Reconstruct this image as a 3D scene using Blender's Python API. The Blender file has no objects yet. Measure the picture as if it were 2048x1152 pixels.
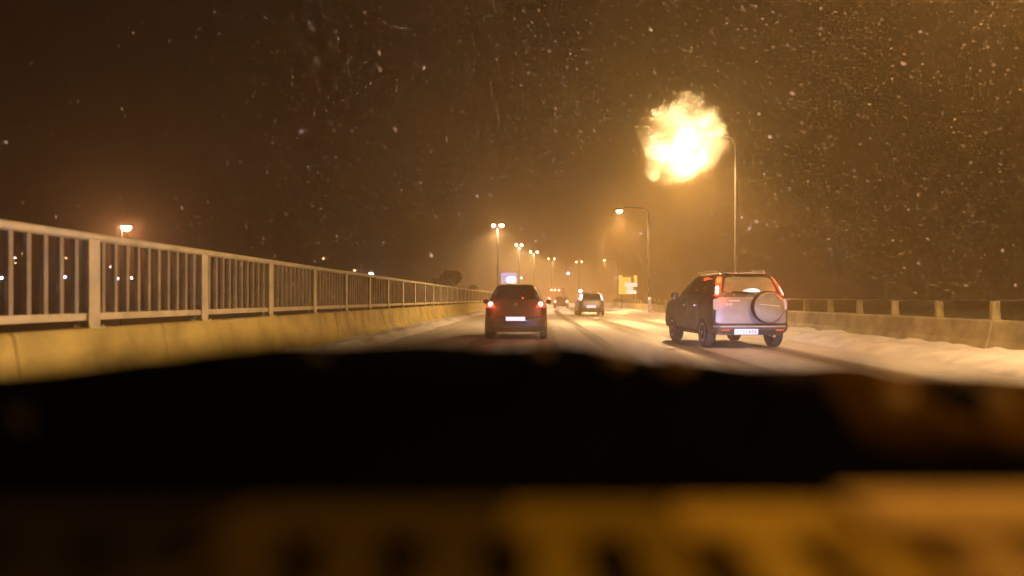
import bpy, bmesh, math, random
from mathutils import Vector, Matrix, noise
random.seed(7)
R = math.radians
SC = bpy.context.scene
COL = SC.collection

# ---------------------------------------------------------------- camera
EYE = 1.1
FPX = 1500.0            # focal length in pixels of the 2048 px wide photograph
VPX, VPY = 1070.0, 598.0
cam_d = bpy.data.cameras.new('camera')
cam = bpy.data.objects.new('camera', cam_d); COL.objects.link(cam)
cam.location = (0, 0, EYE); cam.rotation_euler = (R(90), 0, 0)
cam_d.sensor_width = 36; cam_d.lens = FPX / 2048 * 36
cam_d.shift_x = -(VPX - 1024) / 2048; cam_d.shift_y = (VPY - 576) / 2048
cam_d.clip_start = 0.05; cam_d.clip_end = 2000
cam_d.dof.use_dof = True; cam_d.dof.focus_distance = 25
APERTURE = 0.031
cam_d.dof.aperture_fstop = (cam_d.lens / 1000) / APERTURE
SC.camera = cam

# ---------------------------------------------------------------- night sky lit by the town
w = bpy.data.worlds.new('World'); SC.world = w; w.use_nodes = True
nt = w.node_tree; nt.nodes.clear()
wo = nt.nodes.new('ShaderNodeOutputWorld'); bg = nt.nodes.new('ShaderNodeBackground')
bg2 = nt.nodes.new('ShaderNodeBackground'); add = nt.nodes.new('ShaderNodeAddShader')
sky = nt.nodes.new('ShaderNodeTexSky'); sky.sky_type = 'NISHITA'; sky.sun_disc = False
sky.sun_elevation = R(-6); sky.sun_rotation = R(160)
nt.links.new(sky.outputs[0], bg2.inputs[0]); bg2.inputs[1].default_value = 0.02
bg.inputs[0].default_value = (0.050, 0.024, 0.028, 1); bg.inputs[1].default_value = 0.05
nt.links.new(bg.outputs[0], add.inputs[0]); nt.links.new(bg2.outputs[0], add.inputs[1])
nt.links.new(add.outputs[0], wo.inputs[0])

# ---------------------------------------------------------------- exposure and render
SC.view_settings.view_transform = 'Standard'; SC.view_settings.look = 'None'
SC.view_settings.exposure = 0.6; SC.view_settings.gamma = 1
SC.render.engine = 'CYCLES'
cy = SC.cycles
cy.use_denoising = True
cy.max_bounces = 6; cy.diffuse_bounces = 2; cy.glossy_bounces = 3
cy.transmission_bounces = 5; cy.volume_bounces = 1; cy.transparent_max_bounces = 8
cy.sample_clamp_indirect = 160; cy.sample_clamp_direct = 0
cy.caustics_reflective = False; cy.caustics_refractive = True
LAMP = 170.0           # radiance of the sodium lamp bowls
SODIUM = (1.0, 0.58, 0.25)

# ---------------------------------------------------------------- materials
def mat(name, color, rough=0.6, metal=0.0, nscale=0, namt=0.25, bump=0.0, bscale=None, spec=0.5, coat=0.0, stretch=None, color2=None):
    m = bpy.data.materials.new(name); m.use_nodes = True
    n, l = m.node_tree.nodes, m.node_tree.links
    b = n['Principled BSDF']
    b.inputs['Base Color'].default_value = (*color, 1)
    b.inputs['Roughness'].default_value = rough; b.inputs['Metallic'].default_value = metal
    b.inputs['Specular IOR Level'].default_value = spec; b.inputs['Coat Weight'].default_value = coat
    tc = n.new('ShaderNodeTexCoord'); mp = n.new('ShaderNodeMapping')
    l.new(tc.outputs['Object'], mp.inputs[0])
    if stretch: mp.inputs['Scale'].default_value = stretch
    if nscale:
        t = n.new('ShaderNodeTexNoise'); t.inputs['Scale'].default_value = nscale; t.inputs['Detail'].default_value = 6
        l.new(mp.outputs[0], t.inputs[0])
        r = n.new('ShaderNodeValToRGB'); l.new(t.outputs[0], r.inputs[0])
        c2 = color2 or tuple(c * (1 - namt * 2) for c in color)
        r.color_ramp.elements[0].position = 0.32; r.color_ramp.elements[1].position = 0.62
        r.color_ramp.elements[0].color = (*c2, 1); r.color_ramp.elements[1].color = (*color, 1)
        l.new(r.outputs[0], b.inputs['Base Color'])
    if bump:
        t2 = n.new('ShaderNodeTexNoise'); t2.inputs['Scale'].default_value = bscale or 20; t2.inputs['Detail'].default_value = 5
        l.new(mp.outputs[0], t2.inputs[0])
        bp = n.new('ShaderNodeBump'); bp.inputs['Strength'].default_value = bump; bp.inputs['Distance'].default_value = 0.05
        l.new(t2.outputs[0], bp.inputs['Height']); l.new(bp.outputs[0], b.inputs['Normal'])
    return m

def glow(name, color, strength):
    m = bpy.data.materials.new(name); m.use_nodes = True
    n, l = m.node_tree.nodes, m.node_tree.links
    n.clear(); o = n.new('ShaderNodeOutputMaterial'); e = n.new('ShaderNodeEmission')
    e.inputs[0].default_value = (*color, 1); e.inputs[1].default_value = strength
    l.new(e.outputs[0], o.inputs[0]); return m

M = {}
M['rail'] = mat('galvanised_rail', (0.68, 0.62, 0.44), 0.5, 0.0, nscale=3, namt=0.15, bump=0.1)
M['concrete_grey'] = mat('stained_concrete', (0.42, 0.36, 0.20), 0.85, nscale=1.6, namt=0.28, bump=0.35, bscale=14)
M['rail_dull'] = mat('weathered_bar', (0.36, 0.31, 0.23), 0.7, 0.0, nscale=3, namt=0.15)
M['concrete'] = mat('concrete', (0.60, 0.50, 0.17), 0.85, nscale=1.6, namt=0.24, bump=0.35, bscale=14)
M['snow'] = mat('snow', (0.80, 0.80, 0.82), 0.7, nscale=1.2, namt=0.08, bump=0.5, bscale=5)
M['dirty_snow'] = mat('dirty_snow', (0.78, 0.76, 0.74), 0.75, nscale=2.2, namt=0.14, bump=0.9, bscale=3)
M['ground'] = mat('snowy_ground', (0.10, 0.085, 0.06), 0.95, nscale=0.25, color2=(0.03, 0.025, 0.018), bump=0.5, bscale=1, spec=0.05)
M['metal_grey'] = mat('lamp_metal', (0.065, 0.065, 0.065), 0.7, 0.0, nscale=4, namt=0.1)
M['tyre'] = mat('tyre_rubber', (0.015, 0.015, 0.016), 0.85, nscale=30, namt=0.2)
M['rim'] = mat('wheel_rim', (0.35, 0.35, 0.36), 0.35, 0.8, nscale=8, namt=0.15)
M['plastic'] = mat('black_plastic', (0.03, 0.03, 0.032), 0.6, nscale=20, namt=0.2)
M['glass_dark'] = mat('dark_car_glass', (0.012, 0.012, 0.014), 0.12, nscale=3, namt=0.2, spec=0.6)
M['glass_lit'] = mat('lit_rear_glass', (0.36, 0.33, 0.22), 0.22, nscale=2, namt=0.2, spec=0.8)  # pale gold base colour stands in for light on the rear window
M['paint_dark'] = mat('dark_car_paint', (0.055, 0.030, 0.012), 0.5, 0.0, nscale=3.5, namt=0.2, coat=0.25, bump=0.03)
M['paint_silver'] = mat('silver_car_paint', (0.38, 0.36, 0.36), 0.42, 0.25, nscale=2.5, namt=0.12, coat=0.3, bump=0.02)
M['paint_side'] = mat('grey_car_paint', (0.09, 0.08, 0.065), 0.5, 0.1, nscale=3, namt=0.2)
M['flank'] = mat('shaded_flank_paint', (0.07, 0.06, 0.035), 0.5, 0.1, nscale=3, namt=0.25, coat=.15)  # darker than the silver tailgate: shade of the car sides put into the colour
M['bright_trim'] = mat('bright_trim', (0.85, 0.82, 0.80), 0.35, nscale=9, namt=0.03)
M['paint_mid'] = mat('grey_green_paint', (0.16, 0.15, 0.13), 0.4, 0.3, nscale=3, namt=0.15, coat=0.3)
M['chrome'] = mat('chrome', (0.75, 0.75, 0.78), 0.18, 0.9, nscale=9, namt=0.05)
M['plate'] = mat('number_plate_white', (0.85, 0.85, 0.88), 0.4, nscale=60, namt=0.02)
M['ink'] = mat('plate_ink', (0.09, 0.09, 0.22), 0.5, nscale=30, namt=0.1)
M['red_lens'] = mat('red_lens', (0.45, 0.03, 0.02), 0.2, nscale=20, namt=0.2)
M['clear_lens'] = mat('clear_lens', (0.22, 0.17, 0.10), 0.5, nscale=20, namt=0.1)
M['tail_glow'] = glow('tail_lamp_glow', (1.0, 0.34, 0.27), 5.0)
M['tail_red'] = glow('tail_lamp_red', (1.0, 0.07, 0.02), 1.5)
M['tail_white'] = glow('tail_lamp_white', (1.0, 0.62, 0.62), 5.0)
M['tail_far'] = glow('far_tail_glow', (1.0, 0.16, 0.10), 22.0)
M['plate_lit'] = glow('lit_plate', (1.0, 0.72, 0.80), 0.95)
M['sodium'] = glow('sodium_glow', SODIUM, LAMP)
M['sodium_near'] = glow('sodium_near', (1.0, 0.66, 0.27), 1100)
M['sodium_far'] = glow('sodium_far', (1.0, 0.57, 0.30), LAMP * 1.0)
M['sodium_weak'] = glow('sodium_weak', (1.0, 0.57, 0.24), LAMP * 0.15)
M['lamp_pink'] = glow('lamp_pink', (1.0, 0.57, 0.30), LAMP * 0.7)
M['town_blue'] = glow('town_blue', (0.45, 0.50, 1.0), 22)
M['town_warm'] = glow('town_warm', (1.0, 0.62, 0.25), 9)
M['town_pink'] = glow('town_pink', (1.0, 0.6, 0.7), 16)
M['panel_blue'] = glow('lit_panel_blue', (0.34, 0.40, 1.0), 1.1)
M['panel_core'] = glow('lit_panel_core', (0.70, 0.72, 1.0), 14)
M['sign_yellow'] = glow('sign_glow_yellow', (1.0, 0.60, 0.09), 0.85)  # emission stands in for headlight beams returned by the reflective sign
M['sign_white'] = glow('sign_glow_white', (1.0, 0.72, 0.62), 1.0)  # returned headlight painted as emission here too
M['sign_dark'] = mat('sign_dark', (0.30, 0.22, 0.03), 0.5, nscale=8, namt=0.1)
M['foliage'] = mat('winter_foliage', (0.002, 0.0015, 0.001), 1.0, nscale=2, namt=0.25, spec=0.0)
M['bark'] = mat('bark', (0.06, 0.045, 0.03), 0.95, nscale=12, namt=0.3, bump=0.5)
M['cowl'] = mat('black_cowl', (0.003, 0.003, 0.002), 0.95, nscale=6, namt=0.2, spec=0.0)
M['dash'] = mat('brightest_vinyl', (0.74, 0.43, 0.06), 0.95, nscale=60, namt=0.1, bump=0.2, bscale=300, spec=0.1)  # brightest step of the lamp light painted across the dashboard
M['car_trim'] = mat('car_interior_trim', (0.05, 0.05, 0.05), 0.9, nscale=20, namt=0.2)

# snow seen against the light
def snow_translucent(name='wet_snow', c0=(0.7, 0.7, 0.72), c1=(0.9, 0.9, 0.92)):
    m = bpy.data.materials.new(name); m.use_nodes = True
    n, l = m.node_tree.nodes, m.node_tree.links; n.clear()
    o = n.new('ShaderNodeOutputMaterial'); d = n.new('ShaderNodeBsdfDiffuse'); t = n.new('ShaderNodeBsdfTranslucent'); x = n.new('ShaderNodeMixShader')
    tx = n.new('ShaderNodeTexNoise'); tx.inputs['Scale'].default_value = 40
    r = n.new('ShaderNodeValToRGB'); r.color_ramp.elements[0].color = (*c0, 1); r.color_ramp.elements[1].color = (*c1, 1)
    l.new(tx.outputs[0], r.inputs[0]); l.new(r.outputs[0], d.inputs[0]); l.new(r.outputs[0], t.inputs[0])
    x.inputs[0].default_value = 0.5
    l.new(d.outputs[0], x.inputs[1]); l.new(t.outputs[0], x.inputs[2]); l.new(x.outputs[0], o.inputs[0]); return m
M['wet_snow'] = snow_translucent()
M['flake_lit'] = snow_translucent('snowflake', (.80, .66, .50), (.95, .82, .66))
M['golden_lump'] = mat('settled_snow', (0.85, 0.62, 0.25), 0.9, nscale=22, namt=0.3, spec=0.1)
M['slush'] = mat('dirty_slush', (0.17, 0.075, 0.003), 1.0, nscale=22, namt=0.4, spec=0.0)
M['grey_lump'] = mat('dull_lump', (0.10, 0.07, 0.025), 0.9, nscale=22, namt=0.4, spec=0.1)  # darker base colour for the dull lumps

def water_mat():
    m = bpy.data.materials.new('clear_water'); m.use_nodes = True
    n, l = m.node_tree.nodes, m.node_tree.links; n.clear()
    o = n.new('ShaderNodeOutputMaterial'); g = n.new('ShaderNodeBsdfRefraction')
    g.inputs['IOR'].default_value = 1.33; g.inputs['Roughness'].default_value = 0.0
    l.new(g.outputs[0], o.inputs[0]); return m
M['water'] = water_mat()

def pane_mat():
    m = bpy.data.materials.new('clean_windscreen'); m.use_nodes = True
    n, l = m.node_tree.nodes, m.node_tree.links; n.clear()
    o = n.new('ShaderNodeOutputMaterial'); g = n.new('ShaderNodeBsdfTransparent'); l.new(g.outputs[0], o.inputs[0]); return m
M['pane'] = pane_mat()

# road: packed snow with darker wheel tracks that follow the lanes (u = metres from centre, v = metres along)
def road_mat():
    m = bpy.data.materials.new('snowy_road'); m.use_nodes = True
    n, l = m.node_tree.nodes, m.node_tree.links
    b = n['Principled BSDF']
    uv = n.new('ShaderNodeUVMap'); uv.uv_map = 'lane'
    sep = n.new('ShaderNodeSeparateXYZ'); l.new(uv.outputs[0], sep.inputs[0])
    # track coverage by a 1-D noise across the lane, wandering slowly along it
    mp = n.new('ShaderNodeMapping'); mp.inputs['Scale'].default_value = (1.0, 0.022, 1)
    l.new(uv.outputs[0], mp.inputs[0])
    t = n.new('ShaderNodeTexNoise'); t.inputs['Scale'].default_value = 1.15; t.inputs['Detail'].default_value = 5; t.inputs['Roughness'].default_value = 0.62
    l.new(mp.outputs[0], t.inputs[0])
    # wheel track bands
    def band(c, wd):
        s = n.new('ShaderNodeMath'); s.operation = 'SUBTRACT'; s.inputs[1].default_value = c; l.new(sep.outputs[0], s.inputs[0])
        q = n.new('ShaderNodeMath'); q.operation = 'ABSOLUTE'; l.new(s.outputs[0], q.inputs[0])
        mr = n.new('ShaderNodeMapRange'); mr.interpolation_type = 'SMOOTHSTEP'
        mr.inputs[1].default_value = wd * 0.35; mr.inputs[2].default_value = wd; mr.inputs[3].default_value = 1; mr.inputs[4].default_value = 0
        l.new(q.outputs[0], mr.inputs[0]); return mr
    acc = None
    for c, wd in ((-1.30, 0.5), (0.30, 0.5), (3.35, 0.6), (5.3, 0.6), (1.7, 0.3)):
        k = band(c, wd)
        if acc is None: acc = k
        else:
            mx = n.new('ShaderNodeMath'); mx.operation = 'MAXIMUM'; l.new(acc.outputs[0], mx.inputs[0]); l.new(k.outputs[0], mx.inputs[1]); acc = mx
    mul = n.new('ShaderNodeMath'); mul.operation = 'MULTIPLY_ADD'; mul.inputs[1].default_value = 0.27
    l.new(acc.outputs[0], mul.inputs[0]); l.new(t.outputs[0], mul.inputs[2])
    r = n.new('ShaderNodeValToRGB')
    r.color_ramp.elements[0].position = 0.54; r.color_ramp.elements[0].color = (0.78, 0.76, 0.74, 1)
    r.color_ramp.elements[1].position = 0.86; r.color_ramp.elements[1].color = (0.17, 0.145, 0.11, 1)
    l.new(mul.outputs[0], r.inputs[0])
    f = n.new('ShaderNodeTexNoise'); f.inputs['Scale'].default_value = 3.5; f.inputs['Detail'].default_value = 6; l.new(uv.outputs[0], f.inputs[0])
    mxc = n.new('ShaderNodeMixRGB'); mxc.blend_type = 'MULTIPLY'; mxc.inputs[0].default_value = 0.45
    l.new(r.outputs[0], mxc.inputs[1])
    r2 = n.new('ShaderNodeValToRGB'); r2.color_ramp.elements[0].position = 0.3; r2.color_ramp.elements[0].color = (0.5, 0.5, 0.5, 1); r2.color_ramp.elements[1].position = 0.65
    l.new(f.outputs[0], r2.inputs[0]); l.new(r2.outputs[0], mxc.inputs[2])
    l.new(mxc.outputs[0], b.inputs['Base Color'])
    rr = n.new('ShaderNodeMapRange'); rr.inputs[1].default_value = 0.45; rr.inputs[2].default_value = 0.9; rr.inputs[3].default_value = 0.75; rr.inputs[4].default_value = 0.38
    l.new(mul.outputs[0], rr.inputs[0]); l.new(rr.outputs[0], b.inputs['Roughness'])
    bp = n.new('ShaderNodeBump'); bp.inputs['Strength'].default_value = 0.6; bp.inputs['Distance'].default_value = 0.03
    l.new(f.outputs[0], bp.inputs['Height']); l.new(bp.outputs[0], b.inputs['Normal'])
    return m
M['road'] = road_mat()

# ---------------------------------------------------------------- helpers
def cx(y):
    """sideways offset of the road, which bends right in the distance"""
    return 0.0 if y < 50 else 0.0008 * (y - 50) ** 2 if y < 170 else 0.0008 * 120 ** 2 + 0.192 * (y - 170)
def P(px, py, y):
    return Vector(((px - VPX) / FPX * y, y, EYE - (py - VPY) / FPX * y))

def link(name, bm, m, parent=None, smooth=False, ang=35):
    me = bpy.data.meshes.new(name)
    bmesh.ops.recalc_face_normals(bm, faces=bm.faces[:])
    bm.to_mesh(me); bm.free()
    for q in (m if isinstance(m, (list, tuple)) else [m]): me.materials.append(q)
    o = bpy.data.objects.new(name, me); COL.objects.link(o)
    if smooth:
        me.polygons.foreach_set('use_smooth', [True] * len(me.polygons))
        me.set_sharp_from_angle(angle=R(ang))
    if parent is not None: o.parent = parent
    return o
def tag(o, label=None, cat=None, group=None, kind=None):
    if label: o['label'] = label
    if cat: o['category'] = cat
    if group: o['group'] = group
    if kind: o['kind'] = kind
    return o
def thing(name, loc=(0, 0, 0), rz=0.0, **k):
    o = bpy.data.objects.new(name, None); COL.objects.link(o); o.location = loc; o.rotation_euler = (0, 0, rz)
    o.empty_display_size = 0.1
    return tag(o, **k)
def kids(o): return [c for c in COL.objects if c.parent is o]
def copy_tree(o, parent=None):
    c = o.copy(); COL.objects.link(c)
    if parent is not None: c.parent = parent
    for ch in kids(o): copy_tree(ch, c)
    return c

def box(bm, x0, x1, y0, y1, z0, z1, bev=0.0):
    t = bmesh.new()
    vs = [t.verts.new((x, y, z)) for z in (z0, z1) for y in (y0, y1) for x in (x0, x1)]
    for f in ((0, 1, 3, 2), (4, 6, 7, 5), (0, 4, 5, 1), (2, 3, 7, 6), (0, 2, 6, 4), (1, 5, 7, 3)): t.faces.new([vs[i] for i in f])
    if bev: bmesh.ops.bevel(t, geom=t.edges[:], offset=bev, segments=2, affect='EDGES', profile=0.6)
    merge(bm, t)
def merge(bm, t):
    me = bpy.data.meshes.new('t'); t.to_mesh(me); t.free(); bm.from_mesh(me); bpy.data.meshes.remove(me)
def tube(bm, pts, rads, seg=10, cap=True):
    if not isinstance(rads, (list, tuple)): rads = [rads] * len(pts)
    rings = []; prev = None
    for i, p in enumerate(pts):
        p = Vector(p); a = Vector(pts[max(0, i - 1)]); b = Vector(pts[min(len(pts) - 1, i + 1)])
        d = (b - a).normalized()
        up = Vector((0, 0, 1)) if abs(d.z) < 0.9 else Vector((0, 1, 0))
        s = d.cross(up).normalized() if prev is None else (prev - d * prev.dot(d)).normalized()
        prev = s; t = d.cross(s)
        rings.append([bm.verts.new(p + (s * math.cos(2 * math.pi * k / seg) + t * math.sin(2 * math.pi * k / seg)) * rads[i]) for k in range(seg)])
    for i in range(len(rings) - 1):
        for k in range(seg):
            bm.faces.new((rings[i][k], rings[i][(k + 1) % seg], rings[i + 1][(k + 1) % seg], rings[i + 1][k]))
    if cap: bm.faces.new(rings[0][::-1]); bm.faces.new(rings[-1])
def lathe(bm, prof, seg=24, axis='z', loc=(0, 0, 0), sy=1.0):
    """prof: (r, h) pairs; axis x/y/z"""
    rings = []
    for r, h in prof:
        ring = []
        for k in range(seg):
            a = 2 * math.pi * k / seg; c, s = r * math.cos(a), r * math.sin(a) * sy
            v = {'z': (c, s, h), 'x': (h, c, s), 'y': (c, h, s)}[axis]
            ring.append(bm.verts.new(Vector(v) + Vector(loc)))
        rings.append(ring)
    for i in range(len(rings) - 1):
        for k in range(seg):
            bm.faces.new((rings[i][k], rings[i][(k + 1) % seg], rings[i + 1][(k + 1) % seg], rings[i + 1][k]))
    bm.faces.new(rings[0][::-1]); bm.faces.new(rings[-1])
def blob(bm, c, r, sub=2, amp=0.25, fr=1.5, flat=0.0, seed=0):
    t = bmesh.new(); bmesh.ops.create_icosphere(t, subdivisions=sub, radius=1)
    for v in t.verts:
        n = noise.noise(v.co * fr + Vector((seed * 3.1, seed * 1.7, 0)))
        v.co *= 1 + amp * n
        v.co = Vector((v.co.x * r[0], v.co.y * r[1], v.co.z * r[2])) + Vector(c)
    merge(bm, t)

# ---------------------------------------------------------------- the setting
def ground_h(x, y):
    u = x - cx(y)
    h = -0.06
    if u < -5.2:
        h += -5.0 * min(1, (-5.2 - u) / 14) ** 1.2
        if y > 110: h += 0.095 * (y - 110) * min(1, (-5.2 - u) / 30)
    if u > 9.3:
        h += 1.1 * min(1, (u - 9.3) / 22) ** 1.1 * min(1, max(0, (y + 20) / 40))
    h += 0.12 * noise.noise(Vector((x * .11, y * .11, 0))) * min(1, max(0, abs(u - 2) - 7.5) / 5)
    return h
bm = bmesh.new()
xs = [-900, -600, -420, -320] + [-250 + 8 * i for i in range(27)] + [-38 + 3 * i for i in range(10)] + [-9 + 1.2 * i for i in range(18)] + [13 + 3 * i for i in range(16)] + [70, 90, 130, 200, 320, 500, 900]
ys = [-120, -60, -30] + [-15 + 6 * i for i in range(48)] + [285, 310, 340, 380, 450, 600, 900]
g = [[bm.verts.new((x + cx(y), y, ground_h(x + cx(y), y))) for x in xs] for y in ys]
for j in range(len(ys) - 1):
    for i in range(len(xs) - 1):
        bm.faces.new((g[j][i], g[j][i + 1], g[j + 1][i + 1], g[j + 1][i]))
tag(link('ground', bm, M['ground'], smooth=True), kind='structure')

bm = bmesh.new(); uvl = bm.loops.layers.uv.new('lane')
yy = [-40 + 2.5 * i for i in range(120)]
us = [-4.7, -3.0, -1.2, 0.6, 2.4, 4.2, 6.0, 7.4, 8.5]
g = [[bm.verts.new((u + cx(y), y, 0.0)) for u in us] for y in yy]
for j in range(len(yy) - 1):
    for i in range(len(us) - 1):
        f = bm.faces.new((g[j][i], g[j][i + 1], g[j + 1][i + 1], g[j + 1][i]))
        for lp, (a, b_) in zip(f.loops, ((i, j), (i + 1, j), (i + 1, j + 1), (i, j + 1))): lp[uvl].uv = (us[a], yy[b_])
tag(link('road', bm, M['road']), kind='structure')

# snow ploughed up along the foot of both barriers
def snow_bank(name, u0, u1, h, side, seed, y0=-6, y1=175):
    bm = bmesh.new(); n = 16; rows = []
    y = y0
    while y < y1:
        row = []
        for k in range(n + 1):
            t = k / n
            e = 0.22 * noise.noise(Vector((seed, y * 0.35, 0))) + 0.10 * noise.noise(Vector((seed + 9, y * 1.7, 0)))
            u = u0 + (u1 - u0) * t + side * e * (1 - t)
            z = h * min(1.0, t * 3.2) ** 0.8 * (0.80 + 0.2 * t)
            z += (0.09 * noise.noise(Vector((u * 1.6, y * 0.9, seed))) + 0.05 * noise.noise(Vector((u * 5, y * 3.2, seed)))) * min(1, t * 4)
            row.append(bm.verts.new((u + cx(y), y, -0.02 if k == 0 else max(0.006, z))))
        rows.append(row); y += 0.22 if y < 40 else 0.9
    for a, b_ in zip(rows, rows[1:]):
        for k in range(n): bm.faces.new((a[k], a[k + 1], b_[k + 1], b_[k]))
    o = link(name, bm, M['dirty_snow'], smooth=True, ang=80)
    return tag(o, kind='stuff')
o = snow_bank('snow_bank', 6.75, 8.42, 0.21, -1, 3); tag(o, 'thick ploughed snow bank along the foot of the right barrier', 'snow bank')
o = snow_bank('snow_bank', -3.75, -4.52, 0.17, 1, 8); tag(o, 'thin strip of snow drifted against the left barrier', 'snow bank')

# ---------------------------------------------------------------- barriers
PITCH = 2.68; FIRST = 8.0
def sweep(bm, prof, y0, y1, groove=PITCH, phase=0.0):
    stations = []
    y = y0
    k0 = math.ceil((y0 - FIRST - phase) / groove); joints = [FIRST + phase + groove * k for k in range(k0, k0 + 100) if FIRST + phase + groove * k < y1 - 0.3]
    st = [(y0, 0)]
    for j in joints: st += [(j - 0.03, 0), (j - 0.012, 0.022), (j + 0.012, 0.022), (j + 0.03, 0)]
    st.append((y1, 0)); st.sort()
    cxm = sum(p[0] for p in prof) / len(prof)
    rings = []
    for y, ins in st:
        rings.append([bm.verts.new((u + (cxm - u) / (abs(cxm - u) + 1e-6) * ins + cx(y), y, z - (ins if z > 0.5 else 0))) for u, z in prof])
    for a, b_ in zip(rings, rings[1:]):
        for k in range(len(prof)): bm.faces.new((a[k], a[(k + 1) % len(prof)], b_[(k + 1) % len(prof)], b_[k]))
    bm.faces.new(rings[0][::-1]); bm.faces.new(rings[-1])
bm = bmesh.new()
sweep(bm, [(-4.40, -0.1), (-4.40, 0.09), (-4.56, 0.32), (-4.63, 0.76), (-4.66, 0.79), (-4.86, 0.79), (-4.89, 0.76), (-5.05, -0.1)], -3, 150, phase=PITCH / 2)
tag(link('concrete_barrier', bm, M['concrete']), 'pale jointed concrete barrier carrying the tall railing on the left', 'barrier', 'roadside barriers')
bm = bmesh.new()
sweep(bm, [(8.25, -0.1), (8.25, 0.12), (8.36, 0.34), (8.42, 0.68), (8.45, 0.71), (8.68, 0.71), (8.71, 0.68), (8.85, -0.1)], -3, 150, groove=1.94 * 3)
tag(link('concrete_barrier', bm, M['concrete_grey']), 'low concrete barrier with short posts behind the right snow bank', 'barrier', 'roadside barriers')

# left railing: top rail, bottom rail, posts, one panel of balusters between two posts
RX = -4.76
rail = thing('bridge_railing', (RX, 8, 0.79), label='tall pale steel railing with upright bars on top of the left barrier', cat='railing')
def rel(bm, o):  # shift so that world coordinates hold under the parent
    bmesh.ops.translate(bm, verts=bm.verts[:], vec=-o.location)
ya = [FIRST + PITCH * k for k in range(-3, 42)]
def path(z, u=RX, ys_=ya):
    out = []
    for a, b_ in zip(ys_, ys_[1:]):
        for t in (0, .5): y = a + (b_ - a) * t; out.append((u + cx(y), y, z))
    return out + [(u + cx(ys_[-1]), ys_[-1], z)]
bm = bmesh.new(); tube(bm, path(1.765), 0.047, 12); rel(bm, rail); link('top_rail', bm, M['rail'], rail, True)
bm = bmesh.new()
pp = path(0.915); rings = []
for x, y, z in pp: rings.append([bm.verts.new((x + a, y, z + b_)) for a, b_ in ((-.035, -.04), (.035, -.04), (.035, .035), (-.035, .035))])
for a, b_ in zip(rings, rings[1:]):
    for k in range(4): bm.faces.new((a[k], a[(k + 1) % 4], b_[(k + 1) % 4], b_[k]))
rel(bm, rail); link('bottom_rail', bm, M['rail'], rail)
for y in ya:
    bm = bmesh.new(); x = RX + cx(y)
    box(bm, x - .055, x + .055, y - .012, y + .012, .80, 1.735)       # web
    box(bm, x - .065, x - .053, y - .10, y + .10, .80, 1.735)       # flanges of the H-section
    box(bm, x + .053, x + .065, y - .10, y + .10, .80, 1.735)
    box(bm, x - .10, x + .10, y - .14, y + .14, .788, .803)           # foot plate
    for sx in (-.08, .08):
        for sy in (-.115, .115): lathe(bm, [(.014, .802), (.014, .822), (.006, .828)], 6, loc=(x + sx, y + sy, 0))
    rel(bm, rail); link('post', bm, M['rail'], rail)
for a, b_ in zip(ya, ya[1:]):
    bm = bmesh.new()
    for k in range(1, 11):
        y = a + (b_ - a) * k / 11; x = RX + cx(y)
        box(bm, x - .022, x + .022, y - .029, y + .029, .945, 1.725)
    rel(bm, rail); link('baluster_panel', bm, M['rail_dull'], rail)

# right railing: short posts with a thin rail
rr = thing('low_railing', (8.56, 14, 0.71), label='row of short grey posts with a thin rail on the right barrier', cat='railing')
yr_ = [13.96 + 1.94 * k for k in range(-5, 46)]
for y in yr_:
    bm = bmesh.new(); x = 8.56 + cx(y)
    box(bm, x - .07, x + .07, y - .05, y + .05, .72, 1.06, .008)
    box(bm, x - .10, x + .10, y - .09, y + .09, .705, .722)
    box(bm, x + .06, x + .095, y - .04, y + .04, .722, .84, .01)
    rel(bm, rr); link('post', bm, M['concrete_grey'], rr)
bm = bmesh.new(); tube(bm, path(1.075, 8.56, yr_), 0.009, 8); rel(bm, rr); link('top_rail', bm, M['metal_grey'], rr, True)

# ---------------------------------------------------------------- street lamps
def bowl(bm, c, rx=0.3, ry=0.24, h=0.17, seg=12):
    prof = [(0.5, h * 0.35), (1.0, h * 0.25), (1.0, 0.0), (0.86, -h * 0.5), (0.5, -h * 0.9), (0.1, -h)]
    rings = [[bm.verts.new((c[0] + r * rx * math.cos(2 * math.pi * k / seg), c[1] + r * ry * math.sin(2 * math.pi * k / seg), c[2] + z)) for k in range(seg)] for r, z in prof]
    for a, b_ in zip(rings, rings[1:]):
        for k in range(seg): bm.faces.new((a[k], a[(k + 1) % seg], b_[(k + 1) % seg], b_[k]))
    bm.faces.new(rings[0][::-1]); bm.faces.new(rings[-1])
def beam(parent, loc, power, size=150, color=None):
    ld = bpy.data.lights.new('lamp_light', 'SPOT'); ld.energy = power; ld.color = color or SODIUM; ld.spot_size = R(size); ld.spot_blend = .35; ld.shadow_soft_size = .2
    o = bpy.data.objects.new('lamp_light', ld); COL.objects.link(o); o.location = loc; o.parent = parent
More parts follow.
